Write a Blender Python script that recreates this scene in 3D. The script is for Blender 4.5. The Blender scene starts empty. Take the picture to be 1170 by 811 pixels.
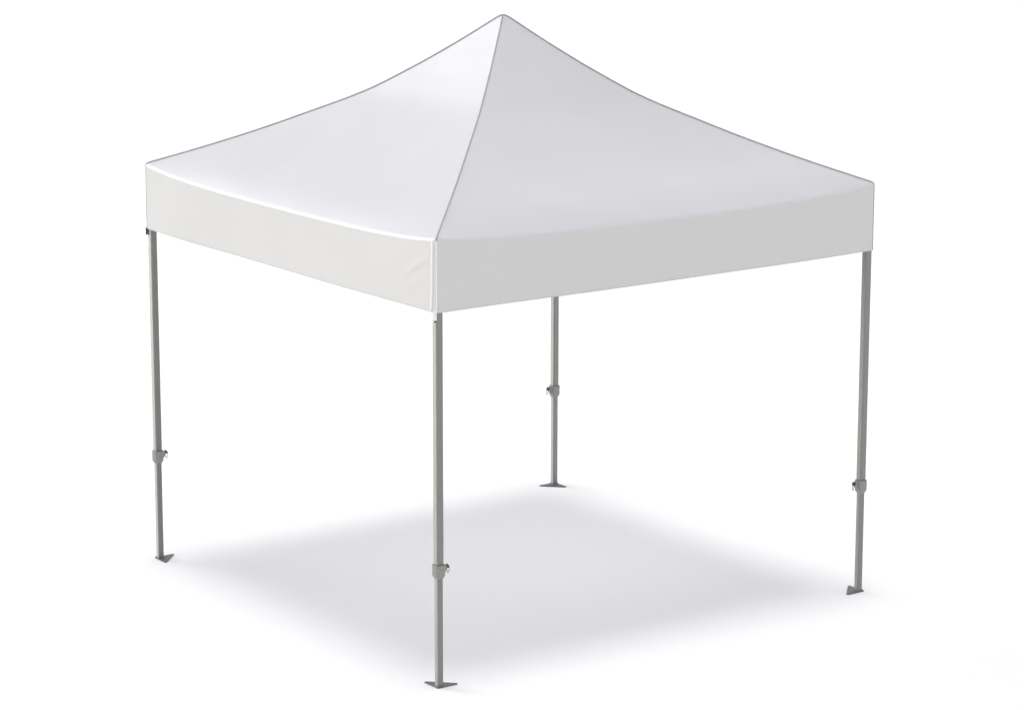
import bpy, bmesh, math
from mathutils import Vector, Matrix

scene = bpy.context.scene
C = scene.collection

# ------------------------------------------------------------------ helpers
def link(name, bm, mat, parent=None, smooth=True):
    me = bpy.data.meshes.new(name)
    bm.normal_update()
    bm.to_mesh(me); bm.free()
    if mat: me.materials.append(mat)
    if smooth:
        for p in me.polygons: p.use_smooth = True
    o = bpy.data.objects.new(name, me)
    C.objects.link(o)
    if parent: o.parent = parent
    return o

def flat_sides(o):
    # the wide faces of a square tube stay flat, only its rounded corners are smooth
    for p in o.data.polygons:
        n = p.normal
        if max(abs(n.x), abs(n.y), abs(n.z)) > .9995: p.use_smooth = False

def sharpen(o, deg):
    me = o.data
    bm = bmesh.new(); bm.from_mesh(me)
    for e in bm.edges:
        if len(e.link_faces) == 2 and e.calc_face_angle() > math.radians(deg): e.smooth = False
    bm.to_mesh(me); bm.free()

def mat_base(name):
    m = bpy.data.materials.new(name); m.use_nodes = True
    nt = m.node_tree; b = nt.nodes['Principled BSDF']
    return m, nt, b

def noise(nt, scale, detail=4, rough=.5, vec=None):
    n = nt.nodes.new('ShaderNodeTexNoise')
    n.inputs['Scale'].default_value = scale
    n.inputs['Detail'].default_value = detail
    n.inputs['Roughness'].default_value = rough
    if vec: nt.links.new(vec, n.inputs['Vector'])
    return n

def coords(nt, scale=None):
    t = nt.nodes.new('ShaderNodeTexCoord')
    if scale is None: return t.outputs['Object']
    mp = nt.nodes.new('ShaderNodeMapping'); mp.inputs['Scale'].default_value = scale
    nt.links.new(t.outputs['Object'], mp.inputs['Vector'])
    return mp.outputs['Vector']

def mixcol(nt, fac, a, b):
    m = nt.nodes.new('ShaderNodeMix'); m.data_type = 'RGBA'
    m.inputs[6].default_value = (*a, 1); m.inputs[7].default_value = (*b, 1)
    nt.links.new(fac, m.inputs[0])
    return m.outputs[2]

# ---------------------------------------------------------------- materials
def fabric(name, c0, c1, rough=.30, spec=.8):
    m, nt, b = mat_base(name)
    v = coords(nt)
    n = noise(nt, 2.2, 3, .5, v)
    nt.links.new(mixcol(nt, n.outputs['Fac'], c0, c1), b.inputs['Base Color'])
    b.inputs['Roughness'].default_value = rough
    b.inputs['Specular IOR Level'].default_value = spec
    # soft slack in the cloth plus a very fine weave
    n2 = noise(nt, 1.5, 2, .4, v)
    b1 = nt.nodes.new('ShaderNodeBump'); b1.inputs['Strength'].default_value = .9
    b1.inputs['Distance'].default_value = .022
    nt.links.new(n2.outputs['Fac'], b1.inputs['Height'])
    n3 = noise(nt, 9, 3, .5, v)
    b2 = nt.nodes.new('ShaderNodeBump'); b2.inputs['Strength'].default_value = .25
    b2.inputs['Distance'].default_value = .0015
    nt.links.new(n3.outputs['Fac'], b2.inputs['Height'])
    nt.links.new(b1.outputs['Normal'], b2.inputs['Normal'])
    n4 = noise(nt, 420, 2, .6, v)
    b3 = nt.nodes.new('ShaderNodeBump'); b3.inputs['Strength'].default_value = .08
    b3.inputs['Distance'].default_value = .0006
    nt.links.new(n4.outputs['Fac'], b3.inputs['Height'])
    nt.links.new(b2.outputs['Normal'], b3.inputs['Normal'])
    nt.links.new(b3.outputs['Normal'], b.inputs['Normal'])
    return m

def metal(name, c0, c1, rough, metallic, stretch=(60, 60, 1.2), aniso=0):
    m, nt, b = mat_base(name)
    v = coords(nt, stretch)
    n = noise(nt, 4, 4, .6, v)
    nt.links.new(mixcol(nt, n.outputs['Fac'], c0, c1), b.inputs['Base Color'])
    mr = nt.nodes.new('ShaderNodeMapRange')
    mr.inputs['To Min'].default_value = rough - .06; mr.inputs['To Max'].default_value = rough + .06
    nt.links.new(n.outputs['Fac'], mr.inputs['Value'])
    nt.links.new(mr.outputs['Result'], b.inputs['Roughness'])
    b.inputs['Metallic'].default_value = metallic
    b.inputs['Anisotropic'].default_value = aniso
    b.inputs['Anisotropic Rotation'].default_value = .25
    tg = nt.nodes.new('ShaderNodeTangent'); tg.direction_type = 'RADIAL'; tg.axis = 'Z'
    if aniso: nt.links.new(tg.outputs[0], b.inputs['Tangent'])
    return m

def plain(name, c, rough=.6, metallic=0):
    m, nt, b = mat_base(name)
    n = noise(nt, 60, 3, .5, coords(nt))
    nt.links.new(mixcol(nt, n.outputs['Fac'], [x * .93 for x in c], [min(1, x * 1.07) for x in c]), b.inputs['Base Color'])
    b.inputs['Roughness'].default_value = rough; b.inputs['Metallic'].default_value = metallic
    return m

M_CLOTH = fabric('coated_white_cloth', (.585, .585, .61), (.605, .605, .63))  # roof copy of the same cloth; cool light tone put into its colour
M_VAL = fabric('valance_cloth', (.605, .605, .601), (.62, .62, .615), rough=.6, spec=.5)  # same cloth, toned apart for the light on the upright sides
M_PIPE = plain('grey_piping', (.36, .36, .37), .5)
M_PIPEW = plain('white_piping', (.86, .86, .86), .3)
M_STITCH = plain('hem_thread', (.42, .42, .42), .8)
M_ALU = metal('brushed_aluminium', (.235, .235, .228), (.30, .30, .292), .44, .9, aniso=.8)
M_COLLAR = plain('grey_plastic', (.26, .26, .25), .45)
M_DARK = plain('dark_steel', (.05, .05, .055), .4, .4)
M_WIRE = plain('steel_wire', (.22, .22, .23), .35, 1)
M_PLATE = plain('galvanised_plate', (.13, .145, .155), .5, .3)
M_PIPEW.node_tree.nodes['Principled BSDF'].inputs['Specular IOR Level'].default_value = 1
M_STRAP = plain('black_webbing', (.02, .022, .02), .8)

m, nt, b = mat_base('white_studio_floor')
n = noise(nt, .8, 4, .5, coords(nt))
nt.links.new(mixcol(nt, n.outputs['Fac'], (.895, .890, .896), (.905, .900, .906)), b.inputs['Base Color'])
b.inputs['Roughness'].default_value = 1; b.inputs['Specular IOR Level'].default_value = 0
M_GROUND = m

# ------------------------------------------------------------------ ground
bm = bmesh.new()
rings = [0, 1, 2, 3, 5, 9, 18, 40, 90, 200, 400]
prev = [bm.verts.new((0, 0, 0))]
for r in rings[1:]:
    cur = [bm.verts.new((r * math.cos(2 * math.pi * i / 64), r * math.sin(2 * math.pi * i / 64), 0)) for i in range(64)]
    for i in range(64):
        j = (i + 1) % 64
        if len(prev) == 1: bm.faces.new((prev[0], cur[i], cur[j]))
        else: bm.faces.new((prev[i], cur[i], cur[j], prev[j]))
    prev = cur
g = link('ground', bm, M_GROUND, smooth=False); g['kind'] = 'structure'

# -------------------------------------------------------------------- tent
tent = bpy.data.objects.new('canopy_tent', None); C.objects.link(tent)
tent['label'] = 'white square pop-up canopy tent with peaked roof and four grey aluminium legs'
tent['category'] = 'tent'

B = 1.485          # half width of the cloth
RC = .022          # plan radius of the cloth corners
HEM = 1.985
Z_EAVE = 2.338
PROF = [(0, 3.262), (.012, 3.258), (.035, 3.240), (.15, 3.137), (.31, 3.003), (.47, 2.8805), (.54, 2.8315), (.63, 2.7775), (.79, 2.692),
        (.95, 2.608), (1.11, 2.530), (1.27, 2.457), (1.40, 2.401)]

def catmull(pts, x):
    n = len(pts)
    for i in range(n - 1):
        if x <= pts[i + 1][0] or i == n - 2: break
    x0, y0 = pts[i]; x1, y1 = pts[i + 1]
    def slope(k):
        if k <= 0: return (pts[1][1] - pts[0][1]) / (pts[1][0] - pts[0][0])
        if k >= n - 1: return (pts[-1][1] - pts[-2][1]) / (pts[-1][0] - pts[-2][0])
        return (pts[k + 1][1] - pts[k - 1][1]) / (pts[k + 1][0] - pts[k - 1][0])
    h = x1 - x0; t = (x - x0) / h
    return ((2*t**3 - 3*t**2 + 1) * y0 + (t**3 - 2*t**2 + t) * h * slope(i) +
            (-2*t**3 + 3*t**2) * y1 + (t**3 - t**2) * h * slope(i + 1))

def sm(a, b, x):
    t = max(0, min(1, (x - a) / (b - a))); return t * t * (3 - 2 * t)

# section from the peak to the eave: list of (distance from the axis, height at the ridge)
sec = []
k = 0
while k <= 90:
    d = 1.40 * (k / 90) ** 1.15
    sec.append((d, catmull(PROF, d))); k += 1
RB = .016                                     # bend radius of the eave roll
sl = math.atan((2.457 - 2.401) / .13)         # roof pitch at the eave
# arc tangent to the pitch line and to the vertical x = B
zc = 2.401 - math.tan(sl) * (B - RB + RB * math.sin(sl) - 1.40) - RB * math.cos(sl)
xs = B - RB + RB * math.sin(sl)
for i in range(1, 10):
    d = 1.40 + (xs - 1.40) * i / 10; sec.append((d, 2.401 - math.tan(sl) * (d - 1.40)))
for i in range(0, 13):
    a = (math.pi / 2 - sl) * (1 - i / 12)
    sec.append((B - RB + RB * math.cos(a), zc + RB * math.sin(a)))
Z_ARC = zc

def sag(d, u):
    t = max(0, (d - (B - .25)) / .25)
    return (1 - u * u) * (.034 * sm(0, .85, d) - .018 * sm(.85, B, d)) + (1 - abs(u) ** 5) * .034 * t * t

def roundc(x, y):
    c = B - RC
    qx, qy = abs(x) - c, abs(y) - c
    if qx > 0 and qy > 0:
        m_ = max(qx, qy) / math.hypot(qx, qy)
        qx *= m_; qy *= m_
        x = math.copysign(c + qx, x); y = math.copysign(c + qy, y)
    return x, y

ROT = [Matrix.Rotation(math.pi / 2 * k, 3, 'Z') for k in range(4)]
US = [math.copysign(1 - (1 - abs(t)) ** 1.5, t) for t in [i / 30 - 1 for i in range(61)]]

def roof_point(k, d, z, u):
    # side 0 faces -y
    x, y = roundc(u * d, -d)
    return ROT[k] @ Vector((x, y, z - sag(d, u)))

bm = bmesh.new()
for k in range(4):
    rows = []
    top = bm.verts.new(roof_point(k, 0, sec[0][1], 0))
    for d, z in sec[1:]:
        rows.append([bm.verts.new(roof_point(k, d, z, u)) for u in US])
    for j in range(len(US) - 1):
        bm.faces.new((top, rows[0][j], rows[0][j + 1]))
    for a_, b_ in zip(rows, rows[1:]):
        for j in range(len(US) - 1):
            bm.faces.new((a_[j], b_[j], b_[j + 1], a_[j + 1]))
roof = link('roof', bm, M_CLOTH, tent)

# piping sewn along the four ridges
def tube(bm, pts, r, seg=8, closed=False):
    rings_ = []
    n = len(pts)
    up = Vector((0, 0, 1))
    for i, p in enumerate(pts):
        a = pts[(i - 1) % n] if (closed or i > 0) else p
        c = pts[(i + 1) % n] if (closed or i < n - 1) else p
        t = (c - a).normalized()
        s = t.cross(up)
        if s.length < 1e-3: s = t.cross(Vector((1, 0, 0)))
        s.normalize(); w = s.cross(t)
        rings_.append([bm.verts.new(p + r * (math.cos(2*math.pi*q/seg) * s + math.sin(2*math.pi*q/seg) * w)) for q in range(seg)])
    rng = range(n) if closed else range(n - 1)
    for i in rng:
        A, D = rings_[i], rings_[(i + 1) % n]
        for q in range(seg):
            bm.faces.new((A[q], A[(q+1) % seg], D[(q+1) % seg], D[q]))
    if not closed:
        bm.faces.new(rings_[0][::-1]); bm.faces.new(rings_[-1])

for k in range(4):
    bm = bmesh.new()
    pts = [roof_point(k, d, z, 1) + Vector((0, 0, .0015)) for d, z in sec]
    tube(bm, pts, .0047)
    link('ridge_piping', bm, M_PIPE, roof)

# ------------------------------------------------------------------ valance
import random
random.seed(4)
def gauss(x, s): return math.exp(-x * x / (2 * s * s))
def wrinkle(k, x, z):
    """outward offset of the hanging cloth; k = side, x along it (-B..B)"""
    h = (Z_ARC - z) / (Z_ARC - HEM)               # 0 top, 1 hem
    e = 1 - (abs(x) / B) ** 4
    o = (.004 * math.sin(x * 2.3 + k * 1.7) + .0020 * math.sin(x * 6.1 + k)) * h * e
    if k == 3:                                     # side facing -x: creases near the front corner
        s = B - x if FRONT_AT_PLUS else x + B      # distance from the front corner
        dz = z - 2.21
        # crease rising towards the corner
        l = dz - (.16 - s) * .55
        o += .0034 * gauss(l, .012) * gauss(s - .17, .075)
        o -= .0016 * gauss(l + .030, .014) * gauss(s - .17, .07)
        o += .0012 * gauss(l + .085, .014) * gauss(s - .22, .06)
        o += .0022 * gauss(s - .42, .02) * sm(.2, .6, h) * .4
    if k == 0:
        s = x + B
        o += .0012 * gauss(s - .10, .03) * h
    return o
FRONT_AT_PLUS = True
NX = 220; NZ = 26
bm = bmesh.new()
loop_pts = []
for k in range(4):
    xs_ = [B * math.copysign(1 - (1 - abs(t)) ** 1.6, t) for t in [2 * i / NX - 1 for i in range(NX)]]
    for x in xs_: loop_pts.append((k, x))
rows = []
for r in range(NZ + 1):
    h = r / NZ
    row = []
    for (k, x) in loop_pts:
        u = x / B
        top_z = Z_ARC - sag(B, u) + .0005
        hem_z = HEM - .006 * (1 - u * u) + .0012 * math.sin(x * 5 + k)
        z = top_z + (hem_z - top_z) * h
        px, py = roundc(x, -B)
        py -= wrinkle(k, x, z) * sm(0, .15, h) * sm(0, .03, B - abs(x))
        v = ROT[k] @ Vector((px, py, z))
        row.append(bm.verts.new(v))
    rows.append(row)
N = len(loop_pts)
for a_, b_ in zip(rows, rows[1:]):
    for i in range(N):
        j = (i + 1) % N
        bm.faces.new((a_[i], b_[i], b_[j], a_[j]))
hem_line = [v.co.copy() for v in rows[-1]]
hem_line2 = [v.co.lerp(w.co, .0) for v, w in zip(rows[-2], rows[-1])]
bm.normal_update()
valance = link('valance', bm, M_VAL, tent)
bm = bmesh.new(); bm.from_mesh(valance.data)
for e in bm.edges:
    if e.is_boundary: e.smooth = False
bm.to_mesh(valance.data); bm.free()
sol = valance.modifiers.new('thickness', 'SOLIDIFY'); sol.thickness = .0016; sol.offset = -1

# stitched line a finger above the hem
bm = bmesh.new()
pts = []
for p in hem_line:
    n_ = Vector((p.x, p.y, 0)).normalized()
    pts.append(Vector((p.x, p.y, p.z + .003)))
tube(bm, pts, .0009, 5, True)
link('hem_stitching', bm, M_STITCH, valance)

cd = B - RC + RC / math.sqrt(2)
for k, (sx, sy) in enumerate([(-1, -1), (1, -1), (1, 1), (-1, 1)]):
    bm = bmesh.new()
    front = k == 0
    pts = [Vector((sx * (cd + .001), sy * (cd + .001), z)) for z in [HEM + (Z_ARC - HEM) * i / 12 for i in range(13)]]
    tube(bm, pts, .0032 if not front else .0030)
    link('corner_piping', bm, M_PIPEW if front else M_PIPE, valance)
    if front:      # second, thicker white cord on the left side of the front corner
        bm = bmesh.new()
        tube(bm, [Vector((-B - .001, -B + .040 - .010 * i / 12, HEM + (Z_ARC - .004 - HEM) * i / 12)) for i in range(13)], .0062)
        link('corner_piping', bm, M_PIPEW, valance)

def box_bm(bm, x0, x1, y0, y1, z0, z1, rot=None, org=Vector((0, 0, 0)), bev=0):
    vs = [Vector((x, y, z)) for z in (z0, z1) for (x, y) in ((x0, y0), (x1, y0), (x1, y1), (x0, y1))]
    if rot: vs = [rot @ v for v in vs]
    v = [bm.verts.new(org + a) for a in vs]
    fs = [bm.faces.new([v[i] for i in f]) for f in ((3, 2, 1, 0), (4, 5, 6, 7), (0, 1, 5, 4), (1, 2, 6, 5), (2, 3, 7, 6), (3, 0, 4, 7))]
    if bev:
        es = list({e for f in fs for e in f.edges})
        bmesh.ops.bevel(bm, geom=es, offset=bev, segments=2, affect='EDGES', profile=.5)

R45 = Matrix.Rotation(math.radians(-45), 3, 'Z')
# white tab under the front corner, with an eyelet slot
bm = bmesh.new()
box_bm(bm, -.020, .001, -.0015, .0015, -.040, .012, R45, Vector((-cd - .001, -cd - .001, HEM)), .001)
link('corner_tab', bm, M_PIPEW, valance)
bm = bmesh.new()
box_bm(bm, -.012, -.001, -.003, .001, -.050, -.040, R45, Vector((-cd, -cd, HEM)), .001)
link('tab_slot_block', bm, M_DARK, valance)  # dark block standing in for the tab's slot
# black webbing end under the left corner
bm = bmesh.new()
box_bm(bm, -.009, .009, -.003, .003, -.034, .006, Matrix.Rotation(math.radians(35), 3, 'Z'), Vector((-cd - .004, cd + .002, HEM)), .001)
link('strap', bm, M_STRAP, valance)

# --------------------------------------------------------------------- legs
A = 1.4585
def rsq(hw, r, seg=5):
    pts = []
    for q in range(4):
        cx = (hw - r) * (1, -1, -1, 1)[q]; cy = (hw - r) * (1, 1, -1, -1)[q]
        for i in range(seg + 1):
            a = math.pi / 2 * q + math.pi / 2 * i / seg
            pts.append((cx + r * math.cos(a), cy + r * math.sin(a)))
    return pts
def loft(bm, secs, cap0=True, cap1=True):
    prev = None; first = None
    for hw, r, z in secs:
        cur = [bm.verts.new((x, y, z)) for x, y in rsq(hw, r)]
        if prev:
            n_ = len(cur)
            for i in range(n_): bm.faces.new((prev[i], prev[(i+1) % n_], cur[(i+1) % n_], cur[i]))
        else: first = cur
        prev = cur
    if cap0: bm.faces.new(first[::-1])
    if cap1: bm.faces.new(prev)

ZC = .632     # collar height
def make_leg():
    bm = bmesh.new()
    loft(bm, [(.0205, .0075, ZC - .03), (.0205, .0075, 1.2), (.0205, .0075, 2.285)])
    leg = link('leg', bm, M_ALU, tent); flat_sides(leg); sharpen(leg, 50)
    bm = bmesh.new()
    loft(bm, [(.0172, .0062, .004), (.0172, .0062, .3), (.0172, .0062, ZC - .02)])
    lo = link('lower_tube', bm, M_ALU, leg); flat_sides(lo); sharpen(lo, 50)
    bm = bmesh.new()   # cup: outside wall, chamfered foot, open rim
    loft(bm, [(.0170, .005, ZC - .046), (.0190, .006, ZC - .046), (.0268, .013, ZC - .033), (.0282, .015, ZC - .029), (.0285, .015, ZC + .022),
              (.0283, .015, ZC + .026), (.0272, .014, ZC + .028), (.0262, .014, ZC + .027), (.0258, .013, ZC - .002), (.0196, .006, ZC - .004)], False, False)
    co = link('collar', bm, M_COLLAR, leg); sharpen(co, 40)
    # wedge-shaped pin housing on the +x side
    bm = bmesh.new()
    ps = [(.024, .027), (.034, .026), (.048, .016), (.050, .006), (.043, -.006), (.034, -.020), (.024, -.026)]
    for s in (-1,):
        a_ = [bm.verts.new((x, -.012 + (0.004 if x > .035 else 0), ZC + z)) for x, z in ps]
        b_ = [bm.verts.new((x, .012 - (0.004 if x > .035 else 0), ZC + z)) for x, z in ps]
        bm.faces.new(a_); bm.faces.new(b_[::-1])
        for i in range(len(ps)):
            j = (i + 1) % len(ps); bm.faces.new((a_[j], a_[i], b_[i], b_[j]))
    bmesh.ops.recalc_face_normals(bm, faces=bm.faces)
    bmesh.ops.bevel(bm, geom=list(bm.edges), offset=.0012, segments=2, affect='EDGES')
    ho = link('pin_housing', bm, M_COLLAR, leg); sharpen(ho, 35)
    # dark spring pin head
    bm = bmesh.new()
    axis = Vector((.86, 0, .35)).normalized()
    base = Vector((.042, 0, ZC + .007))
    tube(bm, [base, base + axis * .010], .0085, 14)
    tube(bm, [base + axis * .009, base + axis * .0165], .0118, 18)
    tube(bm, [base + axis * .016, base + axis * .019], .0060, 14)
    pi = link('lock_pin', bm, M_DARK, leg); sharpen(pi, 40)
    bm = bmesh.new()
    cen = base + axis * .015 + Vector((.003, 0, -.017))
    tilt = Matrix.Rotation(math.radians(28), 3, 'Z')
    pts = []
    for i in range(28):
        a = 2 * math.pi * i / 28
        pts.append(cen + tilt @ Vector((.0135 * math.cos(a), 0, .020 * math.sin(a))))
    tube(bm, pts, .0021, 6, True)
    link('pull_ring', bm, M_WIRE, leg)
    return leg

def plate_for(leg, sx, sy):
    """triangular ground plate: right angle under the outer corner, wings along the two sides"""
    o = -.024; L = .125; c = .010
    pts = [(o, o), (o + L, o), (o + L, o + c), (o + c, o + L), (o, o + L)]
    bm = bmesh.new()
    # (sx, sy) points outward: mirror so that the right angle lies outward
    lo = [bm.verts.new((-sx * x, -sy * y, .0002)) for x, y in pts]
    hi = [bm.verts.new((-sx * x, -sy * y, .0065)) for x, y in pts]
    bm.faces.new(lo); bm.faces.new(hi[::-1])
    for i in range(5):
        j = (i + 1) % 5; bm.faces.new((lo[i], lo[j], hi[j], hi[i]))
    bmesh.ops.recalc_face_normals(bm, faces=bm.faces)
    bmesh.ops.bevel(bm, geom=list(bm.edges), offset=.0011, segments=2, affect='EDGES')
    p = link('foot_plate', bm, M_PLATE, leg); sharpen(p, 35)
    bm = bmesh.new()   # socket weld round the tube
    loft(bm, [(.0225, .006, .0060), (.0205, .006, .0120), (.0172, .005, .0150)], False, False)
    w = link('foot_socket', bm, M_PLATE, leg); sharpen(w, 50)

proto = make_leg()
for i, (sx, sy) in enumerate([(-1, -1), (-1, 1), (1, -1), (1, 1)]):
    if i == 0: leg = proto
    else:
        leg = proto.copy(); C.objects.link(leg); leg.parent = tent
        for ch in kids:
            c = ch.copy(); C.objects.link(c); c.parent = leg
    if i == 0: kids = list(proto.children)
    leg.location = (sx * A, sy * A, 0)
    if sx > 0:            # these two have their lock pins on the inner, -x side
        for c in leg.children: c.rotation_euler.z = math.pi
    plate_for(leg, sx, sy)

# -------------------------------------------------------------------- light
w = bpy.data.worlds.new('World'); scene.world = w; w.use_nodes = True
nt = w.node_tree; nt.nodes.clear()
out = nt.nodes.new('ShaderNodeOutputWorld'); bg = nt.nodes.new('ShaderNodeBackground')
nt.links.new(bg.outputs[0], out.inputs[0])
tc = nt.nodes.new('ShaderNodeTexCoord')
# made-up studio surround: even dim base plus added soft lobes in place of lamps
BASE = (.85, .842, .847)
LOBES = [
    # azimuth, elevation, inner deg, outer deg, colour
    (0, 90, 5, 13.5, (14.2, 14.1, 14.2)),         # overhead lobe for the shadow under the canopy
    (0, 90, 25, 58, (-.55, -.55, -.55)),          # negative lobe added overhead to even out the ground shadow
    (8, 20, 5, 48, (.55, .545, .55)),             # far side fill, under the right edge
    (168, 0, 3, 26, (.5, .5, .45)),               # weak left fill
    (121, 1, 5, 14, (13, 13, 11)),                # low lobe added at back left to brighten the left leg faces
    (112, 29, 3, 25, (3.3, 3.3, 3.45)),            # lobe added at the back for the roof and eave sheen
]
acc = None
for az, el, i_, o_, col in LOBES:
    d = (math.cos(math.radians(az)) * math.cos(math.radians(el)), math.sin(math.radians(az)) * math.cos(math.radians(el)), math.sin(math.radians(el)))
    dot = nt.nodes.new('ShaderNodeVectorMath'); dot.operation = 'DOT_PRODUCT'
    nrm = nt.nodes.new('ShaderNodeVectorMath'); nrm.operation = 'NORMALIZE'
    nt.links.new(tc.outputs['Generated'], nrm.inputs[0]); nt.links.new(nrm.outputs[0], dot.inputs[0])
    dot.inputs[1].default_value = d
    mr = nt.nodes.new('ShaderNodeMapRange'); mr.interpolation_type = 'SMOOTHSTEP'
    mr.inputs['From Min'].default_value = math.cos(math.radians(o_)); mr.inputs['From Max'].default_value = math.cos(math.radians(i_))
    nt.links.new(dot.outputs['Value'], mr.inputs['Value'])
    sc = nt.nodes.new('ShaderNodeVectorMath'); sc.operation = 'SCALE'
    sc.inputs[0].default_value = col
    nt.links.new(mr.outputs['Result'], sc.inputs['Scale'])
    ad = nt.nodes.new('ShaderNodeVectorMath'); ad.operation = 'ADD'
    if acc is None: ad.inputs[0].default_value = BASE
    else: nt.links.new(acc, ad.inputs[0])
    nt.links.new(sc.outputs[0], ad.inputs[1]); acc = ad.outputs[0]
nt.links.new(acc, bg.inputs['Color']); bg.inputs['Strength'].default_value = 1
w.cycles.sampling_method = 'MANUAL'; w.cycles.sample_map_resolution = 512

# ------------------------------------------------------------------- camera
cam = bpy.data.cameras.new('camera'); co = bpy.data.objects.new('camera', cam); C.objects.link(co)
co.location = (-10.0545, -13.9590, 5.1272)
co.rotation_euler = (1.3525, -.0013, -.6269)
cam.sensor_width = 36; cam.lens = 3504 / 1170 * 36
cam.clip_end = 2000
scene.camera = co
scene.render.resolution_x = 1024; scene.render.resolution_y = 709
scene.view_settings.view_transform = 'Standard'; scene.view_settings.look = 'None'
scene.view_settings.exposure = 0; scene.view_settings.gamma = 1
